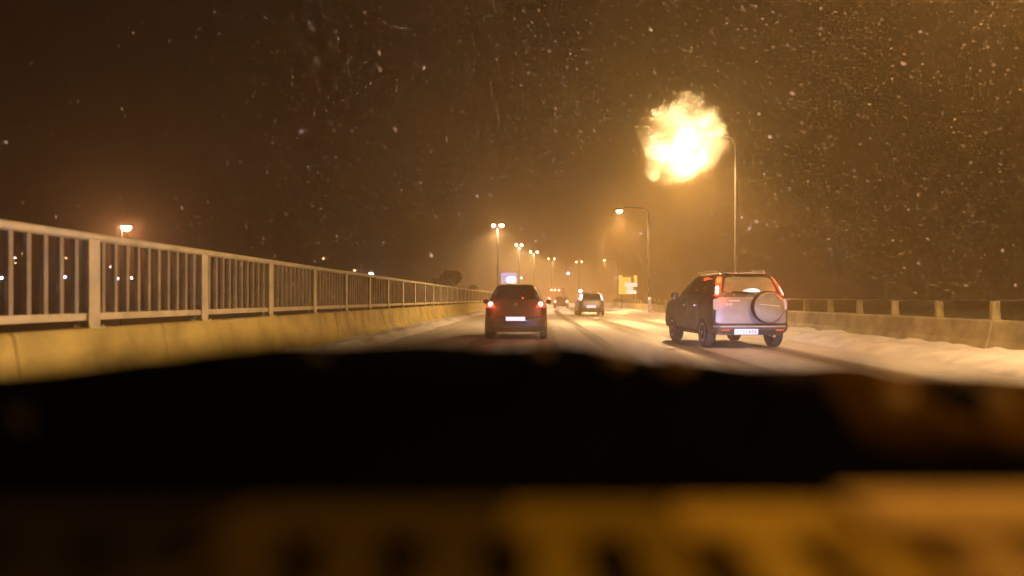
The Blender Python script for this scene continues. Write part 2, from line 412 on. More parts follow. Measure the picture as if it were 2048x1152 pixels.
def single_lamp(loc, H=8.25, arm=2.33, m='sodium', br=.21, **k):
    o = thing('street_lamp', loc, **k)
    bm = bmesh.new()
    tube(bm, [(0, 0, 0), (0, 0, 1.3), (0, 0, 1.32), (0, 0, H - .6)], [.11, .11, .075, .055], 12)
    lathe(bm, [(.17, 0), (.17, .03), (.13, .06)], 12); link('pole', bm, M['metal_grey'], o, True)
    bm = bmesh.new()
    tube(bm, [(0, 0, H - .65), (0, 0, H - .3), (-.12, 0, H - .05), (-.4, 0, H + .1), (-arm + .75, 0, H + .2), (-arm + .35, 0, H + .2)], [.05, .05, .045, .04, .035, .035], 8)
    link('arm', bm, M['metal_grey'], o, True)
    bm = bmesh.new()
    lathe(bm, [(.10, .27), (.24, .24), (.34, .15), (.37, .06), (.35, .055)], 16, loc=(-arm, 0, H - 8.25 + 8.0 + .12), sy=.75)
    link('lamp_head', bm, M['metal_grey'], o, True)
    bm = bmesh.new(); bowl(bm, (-arm, 0, H - .12), br, br * .9, br * .7); link('lamp_bowl', bm, M[m], o, True)
    beam(o, (-arm, 0, H - .3), POWER * (.77 if loc[1] < 10 else 1.0))
    return o
G = 'street lamps on tall poles in a row behind the right barrier'
XL = 9.0
POWER = 6300
def right_lamp(y, m='sodium', label='', br=.21):
    z = ground_h(XL + cx(y), y)
    return single_lamp((XL + cx(y), y, z), 8.25 - z, 2.33, m, br, label=label, cat='street lamp', group=G)
right_lamp(33.6, 'sodium_near', br=.19, label='nearest street lamp ahead, blazing white-gold above the silver off-roader')
right_lamp(60.0, label='street lamp with a small yellow globe of light above the yellow sign')
right_lamp(136.0, 'sodium_weak', label='tiny faint street lamp up in the haze left of the yellow sign')
for i, y in enumerate((7.2, -19.2)):
    right_lamp(y, label=('street lamp beside our own car, out of the picture on the right', 'street lamp behind our own car, lighting the backs of the traffic')[i])

def twin_lamp(x, y, zh, m, sep, label):
    z = ground_h(x, y); H = zh - z
    o = thing('twin_street_lamp', (x, y, z), label=label, cat='street lamp', group='twin-headed street lamps following the bend of the road')
    bm = bmesh.new(); tube(bm, [(0, 0, 0), (0, 0, 1.3), (0, 0, H)], [.13, .11, .07], 10); link('pole', bm, M['metal_grey'], o, True)
    bm = bmesh.new(); tube(bm, [(-sep / 2, 0, H + .08), (-.1, 0, H), (.1, 0, H), (sep / 2, 0, H + .08)], .035, 8); link('arm', bm, M['metal_grey'], o, True)
    for s, rr2 in ((-1, .14 if y < 100 else .11), (1, .21 if y < 100 else .13)):
        bm = bmesh.new(); bowl(bm, (s * sep / 2, 0, H - .02), rr2, rr2 * .9, .2, 8); b_ = link('lamp_bowl', bm, M[m], o, True)
        bm = bmesh.new(); lathe(bm, [(.08, .2), (rr2 * .9, .14), (rr2 * 1.08, .055)], 10, loc=(s * sep / 2, 0, H)); link('lamp_head', bm, M['metal_grey'], o, True)
    beam(o, (0, 0, H - .35), POWER * 1.9, 150, (1, .70, .46))
    return o
for px, py, y, m, sep, lab in ((995, 450, 80, 'sodium_far', .85, 'twin street lamp nearest to us, above the dark hatchback'),
                     (1038, 489, 107, 'lamp_pink', .75, 'second twin street lamp along the bend, two heads nearly touching'),
                     (1068, 503, 125, 'lamp_pink', 1.1, 'third twin street lamp along the bend, heads set well apart'),
                     (1103, 517, 146, 'sodium_weak', 1.15, 'fourth twin street lamp along the bend, right head brighter'),
                     (1158, 523, 160, 'sodium_weak', 1.1, 'farthest and faintest twin street lamp along the bend')):
    p = P(px, py, y); twin_lamp(p.x, y, p.z, m, sep, lab)

# lamp beyond the left railing
p = P(243, 458, 58)
o = thing('street_lamp', (p.x, 58, ground_h(p.x, 58)), label='lone pinkish street lamp standing down beyond the left railing', cat='street lamp')
H = p.z - o.location.z
bm = bmesh.new(); tube(bm, [(0, 0, 0), (0, 0, H)], [.12, .07], 10); link('pole', bm, M['metal_grey'], o, True)
bm = bmesh.new(); tube(bm, [(0, 0, H - .1), (.15, 0, H + .1), (.45, 0, H + .22)], .04, 8); link('arm', bm, M['metal_grey'], o, True)
bm = bmesh.new(); bowl(bm, (.36, 0, H + .12), .38, .26, .24, 10); link('lamp_bowl', bm, glow('lone_lamp_glow', (1.0, .5, .32), 300), o, True)
bm = bmesh.new(); lathe(bm, [(.1, .3), (.3, .24), (.4, .2)], 12, loc=(.36, 0, H)); link('lamp_head', bm, M['metal_grey'], o, True)

# far town lights: little lamp posts on the slope
town = [(3, 556, 'b', 5), (30, 516, 'p', 4), (31, 526, 'w', 3), (45, 507, 'w', 4), (84, 516, 'w', 5), (93, 529, 'w', 2.5), (129, 554, 'b', 5.5), (132, 516, 'w', 4),
        (158, 536, 'p', 3), (165, 552, 'b', 6), (223, 534, 'p', 5), (234, 557, 'b', 5.5), (263, 556, 'p', 4), (316, 553, 'p', 5), (383, 525, 'w', 3), (389, 543, 'b', 8),
        (647, 517, 'w', 4), (709, 541, 'w', 4), (742, 549, 'c', 8)]
col = {'b': 'town_blue', 'w': 'town_warm', 'p': 'town_pink', 'c': 'panel_core'}
cname = {'b': 'bluish', 'w': 'yellowish', 'p': 'pinkish white', 'c': 'bright white'}
ordi = ['first', 'second', 'third', 'fourth', 'fifth', 'sixth', 'seventh', 'eighth', 'ninth', 'tenth', 'eleventh', 'twelfth', 'thirteenth', 'fourteenth', 'fifteenth', 'sixteenth', 'seventeenth', 'eighteenth', 'nineteenth']
def post_light(px, py, y, m, dpx, label, group, name='distant_lamp', cat='distant lamp'):
    p = P(px, py, y); z = ground_h(p.x, y)
    if z > p.z - 1.5: z = p.z - 1.5
    o = thing(name, (p.x, y, z), label=label, cat=cat, group=group)
    H = p.z - z; r = dpx / 2 / FPX * y
    bm = bmesh.new(); tube(bm, [(0, 0, 0), (0, 0, H - r * .5)], [.12, .07], 6); link('pole', bm, M['metal_grey'], o, True)
    bm = bmesh.new(); lathe(bm, [(r * .4, -r * .8), (r, -r * .1), (r * .8, r * .5), (r * .2, r * .8)], 10, loc=(0, 0, H)); link('lamp_globe', bm, M[m], o, True)
    return o
for i, (px, py, c, d) in enumerate(town):
    s = (VPY - py) / FPX
    y = (1.1 + 9.95 + 0.5) / (0.095 - s) * 0.92
    y = min(300, max(130, y))
    post_light(px, py, y, col[c], d * 1.4, '%s town light far beyond the left railing, %s from the left edge' % (cname[c], ordi[i]), 'town lights far beyond the left railing')
post_light(1043, 556, 150, 'town_pink', 4, 'small pink light just right of the lit blue panel', 'small lights along the far road')
post_light(1136, 547, 160, 'town_blue', 5, 'small bluish light in the haze above the far truck', 'small lights along the far road')
post_light(1161, 582, 120, 'town_pink', 7, 'pink light just above the left corner of the small distant car', 'small lights along the far road')

# lit panel far away, above the hatchback
p = P(1018, 556, 150)
o = thing('lit_billboard', (p.x, 150, 0), label='bluish white lit billboard showing above the dark hatchback roof', cat='billboard')
bm = bmesh.new(); box(bm, -1.75, 1.75, .02, .3, p.z - 1.25, p.z + 1.25, .03); link('cabinet', bm, M['metal_grey'], o)
bm = bmesh.new(); box(bm, -1.6, 1.6, -.02, .018, p.z - 1.1, p.z + 1.05); link('screen', bm, M['panel_blue'], o)
bm = bmesh.new(); blob(bm, (.45, -.12, p.z - .35), (.95, .05, .62), 2, .15); link('bright_picture', bm, M['panel_core'], o, True)
for sx in (-1.2, 1.2):
    bm = bmesh.new(); tube(bm, [(sx, .15, -.2), (sx, .15, p.z - 1.2)], .1, 8); link('leg', bm, M['metal_grey'], o)

# yellow road sign
p0 = P(1237, 589, 72); p1 = P(1275, 550, 72)
o = thing('road_sign', ((p0.x + p1.x) / 2, 72, ground_h(p0.x, 72)), label='square yellow road sign with white panels reflecting headlights behind the right barrier', cat='road sign')
hw = (p1.x - p0.x) / 2; z0 = p0.z - o.location.z; z1 = p1.z - o.location.z; hh = z1 - z0
bm = bmesh.new(); box(bm, -hw, hw, 0, .05, z0, z1, .01); link('board', bm, M['sign_dark'], o)
bm = bmesh.new()
box(bm, -hw + .03, -hw + .36, -.02, -.002, z0 + .03, z1 - .03)
box(bm, -hw + .37, hw - .62, -.02, -.002, z0 + .03, z1 - .22)
box(bm, hw - .34, hw - .04, -.02, -.002, z0 + hh * .62, z1 - .03)
link('yellow_field', bm, M['sign_yellow'], o)
bm = bmesh.new()
box(bm, -hw + .62, hw - .03, -.04, -.022, z0 + hh * .40, z0 + hh * .60, .008)
box(bm, -hw + .75, hw - .12, -.04, -.022, z0 + .05, z0 + hh * .22, .008)
box(bm, -hw + .80, hw - .42, -.04, -.022, z0 + hh * .24, z0 + hh * .38, .008)
link('white_panel', bm, M['sign_white'], o)
for sx in (-.6, .6):
    bm = bmesh.new(); tube(bm, [(sx, .1, 0), (sx, .1, z1 - .1)], .045, 8); link('leg', bm, M['metal_grey'], o)

# marker post
p = P(1299, 594, 50)
o = thing('marker_post', (p.x, 50, .1), label='short marker post with a pale reflector just left of the silver off-roader', cat='marker post')
bm = bmesh.new(); box(bm, -.11, .11, -.05, .05, 0, 1.0, .02); link('post', bm, M['plate'], o)
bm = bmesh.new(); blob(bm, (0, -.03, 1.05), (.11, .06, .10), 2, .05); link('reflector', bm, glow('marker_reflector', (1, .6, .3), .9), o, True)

# ---------------------------------------------------------------- trees
def tree(x, y, H, W, seed, label, n=2600, trunk=0.28, low=0.2):
    rnd = random.Random(seed); z = ground_h(x, y)
    o = thing('tree', (x, y, z - .05), label=label, cat='tree', group='bushy trees beyond the left railing')
    bm = bmesh.new()
    tube(bm, [(0, 0, 0), (.1, 0, H * .35), (-.05, .1, H * .65), (0, 0, H * .92)], [.2, .15, .09, .03], 8)
    tips = []
    for k in range(11):
        a = rnd.uniform(0, 6.28); h0 = H * rnd.uniform(low, .75); L = W * .5 * rnd.uniform(.5, .95)
        e = Vector((math.cos(a) * L, math.sin(a) * L, h0 + L * rnd.uniform(.3, .9)))
        tube(bm, [(0, 0, h0), tuple(Vector((0, 0, h0)).lerp(e, .5) + Vector((0, 0, .2))), tuple(e)], [.08, .05, .015], 5); tips.append(e)
    link('trunk', bm, M['bark'], o, True)
    bm = bmesh.new(); cl = []
    for k in range(26):
        a = rnd.uniform(0, 6.28); t = rnd.random(); zz = H * (low + (1 - low) * t); rr3 = W * .5 * math.sin(math.pi * min(1, .18 + .82 * t) ) ** .6 * rnd.uniform(.3, .95)
        cl.append((Vector((math.cos(a) * rr3, math.sin(a) * rr3, zz)), W * rnd.uniform(.10, .22)))
    cl += [(e, W * .12) for e in tips]
    for k in range(n):
        c, r = rnd.choice(cl)
        d = Vector((rnd.gauss(0, 1), rnd.gauss(0, 1), rnd.gauss(0, .8))); d = d.normalized() * r * rnd.random() ** .45
        q = c + d; s = rnd.uniform(.10, .24) * (1 + H / 20)
        u = Vector((rnd.gauss(0, 1), rnd.gauss(0, 1), rnd.gauss(0, 1))).normalized(); v = u.orthogonal().normalized()
        bm.faces.new([bm.verts.new(q + u * s), bm.verts.new(q + v * s * .5), bm.verts.new(q - u * s), bm.verts.new(q - v * s * .5)])
    link('crown', bm, M['foliage'], o)
    return o
for i, (px, py, y, wpx, lab) in enumerate(((905, 547, 70, 66, 'rounded dark tree rising above the far end of the left railing'),
                       (866, 563, 74, 46, 'lower dark bush left of the rounded tree beyond the railing'),
                       (948, 574, 72, 34, 'small low bush at the end of the railing beside the hatchback'))):
    p = P(px, py, y); z = ground_h(p.x, y)
    tree(p.x, y, p.z - z, wpx / FPX * y, 100 + i, lab, n=9000, low=.05 if i < 3 else .12)

# ---------------------------------------------------------------- cars
def lerp_tab(tab, z):
    if z <= tab[0][0]: return tab[0][1:]
    for a, b_ in zip(tab, tab[1:]):
        if z <= b_[0]:
            t = (z - a[0]) / (b_[0] - a[0]); return tuple(p + (q - p) * t for p, q in zip(a[1:], b_[1:]))
    return tab[-1][1:]
class Shell:
    def __init__(s, tab, n=8.0): s.tab = tab; s.n = n      # rows: z, rear y, front y, half width
    def rear(s, x, z):
        yr, yf, hw = lerp_tab(s.tab, z); a = (yf - yr) / 2
        return yr + a - a * max(0.0, 1 - min(1, abs(x) / hw) ** s.n) ** (1 / s.n)
    def side(s, y, z):
        yr, yf, hw = lerp_tab(s.tab, z); a = (yf - yr) / 2; c = (yf + yr) / 2
        return hw * max(0.0, 1 - min(1, abs(y - c) / a) ** s.n) ** (1 / s.n)
    def mesh(s, bm, seg=96, step=0.04):
        zs = []
        for a, b_ in zip(s.tab, s.tab[1:]):
            k = max(1, round((b_[0] - a[0]) / step)); zs += [a[0] + (b_[0] - a[0]) * i / k for i in range(k)]
        zs.append(s.tab[-1][0]); rings = []
        for z in zs:
            yr, yf, hw = lerp_tab(s.tab, z); a = (yf - yr) / 2; c = (yf + yr) / 2; ring = []
            for k in range(seg):
                t = 2 * math.pi * (k + .5) / seg; ct, st = math.cos(t), math.sin(t)
                e = 2 / s.n
                ring.append(bm.verts.new((hw * math.copysign(abs(ct) ** e, ct), c + a * math.copysign(abs(st) ** e, st), z)))
            rings.append(ring)
        for a, b_ in zip(rings, rings[1:]):
            for k in range(seg): bm.faces.new((a[k], a[(k + 1) % seg], b_[(k + 1) % seg], b_[k]))
        bm.faces.new(rings[0][::-1]); bm.faces.new(rings[-1])
def patch(fn, quad, off, thick=.012, n=10, rnd=6.0):
    """curved panel: quad of 4 (a, b) corners bl, br, tr, tl; fn(a, b, off) gives the point"""
    bm = bmesh.new(); F, B = [], []
    for j in range(n + 1):
        for i in range(n + 1):
            u, v = 2 * i / n - 1, 2 * j / n - 1
            p_ = max(abs(u), abs(v))
            if p_ > 0 and rnd: k = p_ / (abs(u) ** rnd + abs(v) ** rnd) ** (1 / rnd); u, v = u * k, v * k
            s, t = (u + 1) / 2, (v + 1) / 2
            a = [(1 - s) * (1 - t) * quad[0][q] + s * (1 - t) * quad[1][q] + s * t * quad[2][q] + (1 - s) * t * quad[3][q] for q in (0, 1)]
            F.append(bm.verts.new(fn(a[0], a[1], off))); B.append(bm.verts.new(fn(a[0], a[1], off - thick)))
    m = n + 1
    for j in range(n):
        for i in range(n):
            k = j * m + i
            bm.faces.new((F[k], F[k + 1], F[k + 1 + m], F[k + m])); bm.faces.new((B[k], B[k + m], B[k + 1 + m], B[k + 1]))
    rim = [i for i in range(n)] + [n + j * m for j in range(n)] + [n * m + n - i for i in range(n)] + [(n - j) * m for j in range(n)]
    for a, b_ in zip(rim, rim[1:] + rim[:1]): bm.faces.new((F[a], B[a], B[b_], F[b_]))
    return bm
def rearfn(sh): return lambda x, z, off: (x, sh.rear(x, z) - off, z)
def sidefn(sh, s): return lambda y, z, off: (s * (sh.side(y, z) + off), y, z)
def cut_arches(o, ys_, r, half):
    cutters = []
    for y in ys_:
        for s in (-1, 1):
            bm = bmesh.new(); lathe(bm, [(r, s * (half - .24)), (r, s * (half + .2))], 28, axis='x', loc=(0, y, r - .05))
            c = link('cutter', bm, M['plastic']); cutters.append(c)
            md = o.modifiers.new('b', 'BOOLEAN'); md.operation = 'DIFFERENCE'; md.object = c; md.solver = 'EXACT'
    dg = bpy.context.evaluated_depsgraph_get(); dg.update()
    me = bpy.data.meshes.new_from_object(o.evaluated_get(dg)); o.modifiers.clear(); o.data = me
    for c in cutters: bpy.data.objects.remove(c)
def wheel(o, x, y, r, wd, s):
    t = link_wheel = thing('wheel', (x, y, r)); t.parent = o
    for k in ('label', 'category', 'group'):
        if k in t: del t[k]
    bm = bmesh.new(); h = wd / 2
    lathe(bm, [(r * .62, -h), (r * .9, -h), (r * .97, -h * .85), (r, -h * .6), (r, h * .6), (r * .97, h * .85), (r * .9, h), (r * .62, h)], 28, axis='x'); link('tyre', bm, M['tyre'], t, True)
    bm = bmesh.new(); lathe(bm, [(r * .6, s * (h - .05)), (r * .63, s * h), (r * .55, s * (h + .004)), (r * .2, s * (h - .03)), (r * .12, s * (h + .008))], 20, axis='x'); link('rim', bm, M['rim'], t, True)

def number_plate(o, x, z, y, wd=.52, hh=.11, lit=None, glyphs=True):
    pl = thing('number_plate', (x, y, z)); pl.parent = o
    bm = bmesh.new(); box(bm, -wd / 2, wd / 2, -.006, .006, -hh / 2, hh / 2, .003); link('plate', bm, lit or M['plate'], pl)
    if glyphs:   # the characters are too blurred in the photograph to read: dark strokes of their size
        bm = bmesh.new(); rnd = random.Random(5)
        for k in range(7):
            cx0 = -wd / 2 + .075 + k * (wd - .12) / 6.6 + (.018 if k > 1 else 0)
            box(bm, cx0 - .017, cx0 - .007, -.0085, -.0062, -.030, .030)
            if rnd.random() < .6: box(bm, cx0 + .007, cx0 + .017, -.0085, -.0062, -.030, .030)
            for zz in rnd.sample([-.026, 0, .026], 2): box(bm, cx0 - .0065, cx0 + .0065, -.0085, -.0062, zz - .005, zz + .005)
        link('characters', bm, M['ink'], pl)
    return pl

def tail_beam(o, x, y, z, power):
    ld = bpy.data.lights.new('tail_beam', 'POINT'); ld.energy = power; ld.color = (1, .10, .04); ld.shadow_soft_size = .05
    b = bpy.data.objects.new('tail_beam', ld); COL.objects.link(b); b.location = (x, y, z); b.parent = o
def hatchback(loc, rz, **k):
    o = thing('hatchback', loc, rz, **k)
    tab = [(.20, .16, 3.70, .76), (.26, .05, 3.86, .83), (.36, .01, 3.93, .855), (.52, 0, 3.95, .86), (.60, .01, 3.95, .86), (.63, .06, 3.92, .86), (.75, .08, 3.85, .86), (.90, .10, 3.68, .85), (1.0, .13, 3.2, .825)]
    low = Shell(tab)
    gh = Shell([(.97, .125, 2.95, .795), (1.05, .15, 2.75, .755), (1.2, .24, 2.45, .68), (1.34, .33, 2.2, .605), (1.42, .40, 2.05, .555), (1.47, .50, 1.9, .50), (1.50, .75, 1.75, .40)], 7)
    bm = bmesh.new(); low.mesh(bm); b_ = link('body', bm, M['paint_dark'], o, True, 30); cut_arches(b_, (.66, 3.12), .36, .86)
    bm = bmesh.new(); gh.mesh(bm); link('cabin', bm, M['paint_dark'], o, True, 40)
    fn = rearfn(gh)
    link('rear_window', patch(fn, [(-.66, 1.08), (.66, 1.08), (.53, 1.37), (-.53, 1.37)], .008, n=12), M['glass_dark'], o, True)
    for s in (-1, 1):
        link('side_window', patch(sidefn(gh, s), [(.55, 1.06), (2.45, 1.06), (1.95, 1.36), (.75, 1.36)], .006), M['glass_dark'], o, True)
        h = link('tail_light', patch(rearfn(low), [(s * .55, .86), (s * .81, .86), (s * .79, .985), (s * .60, .985)] if s > 0 else [(-.81, .86), (-.55, .86), (-.60, .985), (-.79, .985)], .02, .04), M['tail_red'], o, True)
        bm = bmesh.new(); blob(bm, (s * .675, low.rear(.675, .96) - .03, .955), (.068, .03, .072), 2, 0); link('bulb', bm, M['tail_glow'], h, True)
        tail_beam(o, s * .675, -.16, .95, 8)
        bm = bmesh.new(); blob(bm, (s * .93, 2.15, 1.02), (.09, .08, .075), 2, .05); link('door_mirror', bm, M['paint_dark'], o, True)
    link('bumper', patch(rearfn(low), [(-.82, .27), (.82, .27), (.84, .60), (-.84, .60)], .035, .05, n=14, rnd=8), M['paint_dark'], o, True)
    link('bumper_strip', patch(rearfn(low), [(-.60, .33), (.60, .33), (.62, .37), (-.62, .37)], .045, .02), M['paint_side'], o, True)
    bm = bmesh.new(); lathe(bm, [(.05, .02), (.05, -.012), (.04, -.02)], 16, axis='y', loc=(0, low.rear(0, .97) - .005, .955)); link('badge', bm, M['clear_lens'], o, True)
    link('plate_recess', patch(rearfn(low), [(-.34, .42), (.34, .42), (.33, .615), (-.33, .615)], .045, .02), M['glass_dark'], o, True)
    number_plate(o, 0, .565, low.rear(0, .56) - .055, .52, .105, M['plate_lit'], False)
    link('high_brake_light', patch(fn, [(-.12, 1.385), (.12, 1.385), (.12, 1.40), (-.12, 1.40)], .012), M['red_lens'], o)
    bm = bmesh.new(); blob(bm, (.19, gh.rear(.2, 1.1) - .02, 1.12), (.028, .015, .028), 2, 0); link('wiper_pivot', bm, M['tail_red'], o, True)
    bm = bmesh.new(); tube(bm, [(.0, gh.rear(0, 1.06) - .03, 1.06), (-.4, gh.rear(.4, 1.10) - .03, 1.11)], .01, 6); link('rear_wiper', bm, M['plastic'], o)
    for y in (.66, 3.12):
        for s in (-1, 1): wheel(o, s * .76, y, .30, .19, s)
    return o

def offroader(loc, rz, detail=True, **k):
    o = thing('off_road_car', loc, rz, **k)
    tab = [(.33, .20, 4.10, .80), (.36, .08, 4.30, .85), (.42, .01, 4.36, .875), (.50, 0, 4.38, .88), (.535, .02, 4.38, .885), (.56, .06, 4.36, .885), (.75, .07, 4.32, .89), (.98, .08, 4.15, .885), (1.08, .09, 3.75, .865), (1.14, .10, 3.3, .84)]
    low = Shell(tab, 15)
    gh = Shell([(1.11, .095, 3.25, .825), (1.22, .12, 3.05, .80), (1.38, .20, 2.78, .735), (1.52, .29, 2.5, .67), (1.60, .36, 2.35, .625), (1.66, .45, 2.2, .57), (1.69, .75, 2.0, .46)], 13)
    pa = M['paint_silver']; fk = M['flank']
    bm = bmesh.new(); low.mesh(bm, 112); b_ = link('body', bm, fk, o, True, 30); cut_arches(b_, (.78, 3.40), .41, .89)
    bm = bmesh.new(); gh.mesh(bm, 112); link('cabin', bm, fk, o, True, 40)
    fn = rearfn(gh); fl = rearfn(low)
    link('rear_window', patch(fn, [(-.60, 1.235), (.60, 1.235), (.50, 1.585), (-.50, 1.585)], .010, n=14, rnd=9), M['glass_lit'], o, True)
    for s in (-1, 1):
        for a, b2, c, d in ((.55, 1.15, 1.12, .70), (1.2, 2.0, 1.96, 1.18), (2.06, 2.86, 2.48, 2.05)):
            link('side_window', patch(sidefn(gh, s), [(a, 1.20), (b2, 1.20), (c, 1.53), (d, 1.53)], .008), M['glass_dark'], o, True)
        def Q(a, b2): return [(s * x, z) for x, z in (a if s > 0 else (a[1], a[0], a[3], a[2]))]
        h = link('tail_light', patch(fn, Q(((.70, 1.16), (.80, 1.16), (.64, 1.60), (.56, 1.60)), 0), .02, .04, n=12, rnd=10), M['tail_red'], o, True)
        link('bulb', patch(fn, Q(((.725, 1.19), (.772, 1.19), (.722, 1.39), (.677, 1.39)), 0), .035, .02, rnd=3), M['tail_glow'], h, True)
        tail_beam(o, s * .80, -.12, 1.28, 9)
        link('indicator', patch(fn, Q(((.64, 1.45), (.69, 1.45), (.64, 1.57), (.585, 1.57)), 0), .035, .02, rnd=3), glow('indicator_glow', (1, .42, .06), .8), h, True)
        link('reversing_light', patch(fl, Q(((.755, .86), (.835, .86), (.825, 1.10), (.74, 1.10)), 0), .015, .03, rnd=5), glow('clear_lamp', (1.0, .55, .45), .55), o, True)
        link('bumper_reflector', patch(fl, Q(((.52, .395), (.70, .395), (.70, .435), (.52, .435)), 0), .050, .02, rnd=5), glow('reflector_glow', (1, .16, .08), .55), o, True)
        bm = bmesh.new(); tube(bm, [(s * .53, .65, 1.665), (s * .56, .8, 1.73), (s * .57, 1.5, 1.745), (s * .56, 2.1, 1.73), (s * .53, 2.3, 1.66)], .018, 8); link('roof_rail', bm, M['bright_trim'], o, True)
        bm = bmesh.new(); blob(bm, (s * 1.0, 2.72, 1.18), (.10, .09, .10), 2, .05); box(bm, s * .86, s * .94, 2.70, 2.76, 1.13, 1.17, .01); link('door_mirror', bm, M['paint_side'], o, True)
        for y0, y1 in ((1.17, 2.0), (2.04, 2.95)):
            hd = link('door', patch(sidefn(low, s), [(y0, .42), (y1, .42), (y1, 1.1), (y0, 1.1)], .006, .02, n=8, rnd=12), fk, o, True)
            bm = bmesh.new(); yh = y0 + .12; box(bm, s * .895 - .012, s * .895 + .022, yh, yh + .15, .93, .96, .006); link('handle', bm, M['chrome'], hd)
        link('sill_cladding', patch(sidefn(low, s), [(1.22, .28), (2.98, .28), (2.98, .40), (1.22, .40)], .015, .03, rnd=8), M['plastic'], o, True)
    link('tailgate', patch(fl, [(-.80, .56), (.80, .56), (.76, 1.135), (-.76, 1.135)], .010, .02, n=14, rnd=14), pa, o, True)
    bm = patch(fl, [(-.66, .835), (-.14, .835), (-.14, .862), (-.66, .862)], .024, .02, rnd=0); link('crease', bm, pa, o, True)
    link('bumper', patch(fl, [(-.86, .30), (.86, .30), (.87, .515), (-.87, .515)], .045, .06, n=16, rnd=9), M['paint_side'], o, True)
    link('bumper_top', patch(fl, [(-.85, .478), (.85, .478), (.85, .515), (-.85, .515)], .058, .02, n=12, rnd=0), pa, o, True)
    number_plate(o, -.15, .385, low.rear(0, .40) - .065, .53, .125)
    bm = bmesh.new(); yb = low.rear(0, 1.05) - .025
    box(bm, -.50, -.26, yb, yb + .012, 1.043, 1.070, .004); link('chrome_strip', bm, M['bright_trim'], o)
    bm = bmesh.new()   # blurred three-character badge
    for x0 in (-.565, -.505, -.455):
        box(bm, x0, x0 + .012, yb, yb + .012, .955, 1.005); box(bm, x0 + .0125, x0 + .036, yb + .001, yb + .011, .993, 1.005)
        box(bm, x0 + .0125, x0 + .036, yb + .001, yb + .011, .955, .966)
    link('badge', bm, M['bright_trim'], o)
    link('window_glint', patch(fn, [(-.22, 1.255), (.26, 1.245), (.16, 1.335), (-.06, 1.325)], .016, .01, rnd=2.5), glow('window_glint_glow', (1.0, .86, .85), 1.2), o, True)  # glowing patch stands in for a lamp reflection on the rear window
    # spare wheel in its hard cover
    sp = thing('spare_wheel', (.32, low.rear(.3, .92), .92)); sp.parent = o
    bm = bmesh.new(); lathe(bm, [(.25, .0), (.335, -.02), (.352, -.06), (.352, -.19), (.335, -.215)], 40, axis='y'); link('tyre', bm, M['tyre'], sp, True)
    bm = bmesh.new(); lathe(bm, [(.300, -.19), (.335, -.2155), (.332, -.228), (.300, -.244), (.285, -.243), (.276, -.226), (.255, -.229), (.13, -.236), (.03, -.238)], 48, axis='y'); cv = link('cover', bm, pa, sp, True, 50)
    bm = bmesh.new(); t = bmesh.new(); box(t, -.24, .22, -.254, -.232, .03, .05, .006); bmesh.ops.rotate(t, verts=t.verts[:], cent=(0, 0, 0), matrix=Matrix.Rotation(R(6), 3, 'Y')); merge(bm, t); link('trim', bm, M['bright_trim'], cv)
    bm = bmesh.new(); box(bm, -.44, .44, .34, .52, 1.655, 1.69, .014); link('roof_spoiler', bm, pa, o)
    bm = bmesh.new(); tube(bm, [(.05, gh.rear(0, 1.22) - .03, 1.225), (-.18, gh.rear(.2, 1.24) - .035, 1.25), (-.42, gh.rear(.4, 1.25) - .035, 1.26)], .011, 6); blob(bm, (-.12, gh.rear(.1, 1.22) - .02, 1.215), (.07, .02, .02), 2, 0); link('rear_wiper', bm, M['plastic'], o)
    for y in (.78, 3.40):
        for s in (-1, 1): wheel(o, s * .775, y, .345, .225, s)
    bm = bmesh.new(); tube(bm, [(.5, .3, .30), (.5, .02, .28)], .03, 10); link('exhaust', bm, M['chrome'], o, True)
    return o

def small_suv(loc, rz, **k):
    o = thing('estate_car', loc, rz, **k)
    low = Shell([(.24, .18, 3.9, .76), (.32, .03, 4.1, .84), (.55, 0, 4.15, .86), (.8, .03, 4.1, .86), (1.0, .08, 3.4, .84)])
    gh = Shell([(.97, .08, 3.1, .80), (1.2, .17, 2.7, .74), (1.4, .28, 2.4, .66), (1.48, .38, 2.2, .60), (1.52, .7, 2.0, .45)], 7)
    bm = bmesh.new(); low.mesh(bm, 64, .06); b_ = link('body', bm, M['paint_mid'], o, True, 30); cut_arches(b_, (.7, 3.2), .37, .86)
    bm = bmesh.new(); gh.mesh(bm, 64, .06); link('cabin', bm, M['paint_mid'], o, True, 40)
    link('rear_window', patch(rearfn(gh), [(-.62, 1.06), (.62, 1.06), (.54, 1.42), (-.54, 1.42)], .01), M['glass_dark'], o, True)
    for s in (-1, 1):
        q = [(s * x, z) for x, z in (((.66, 1.02), (.78, 1.02), (.68, 1.42), (.58, 1.42)) if s > 0 else ((.78, 1.02), (.66, 1.02), (.58, 1.42), (.68, 1.42)))]
        link('tail_light', patch(rearfn(gh), q, .03, .05, rnd=4), M['tail_white'], o, True)
        link('side_window', patch(sidefn(gh, s), [(.6, 1.08), (2.5, 1.08), (2.1, 1.4), (.75, 1.4)], .006), M['glass_dark'], o, True)
    link('tailgate', patch(rearfn(low), [(-.56, .60), (.50, .60), (.50, .96), (-.56, .96)], .012, .02), M['paint_silver'], o, True)
    number_plate(o, -.05, .60, low.rear(0, .6) - .03, .6, .16, M['plate_lit'], False)
    link('bumper', patch(rearfn(low), [(-.80, .28), (.80, .28), (.82, .50), (-.82, .50)], .03, .04), M['plastic'], o, True)
    for y in (.7, 3.2):
        for s in (-1, 1): wheel(o, s * .76, y, .32, .2, s)
    return o
def at_ground(px, y): return ((px - VPX) / FPX * y, y, 0.004)

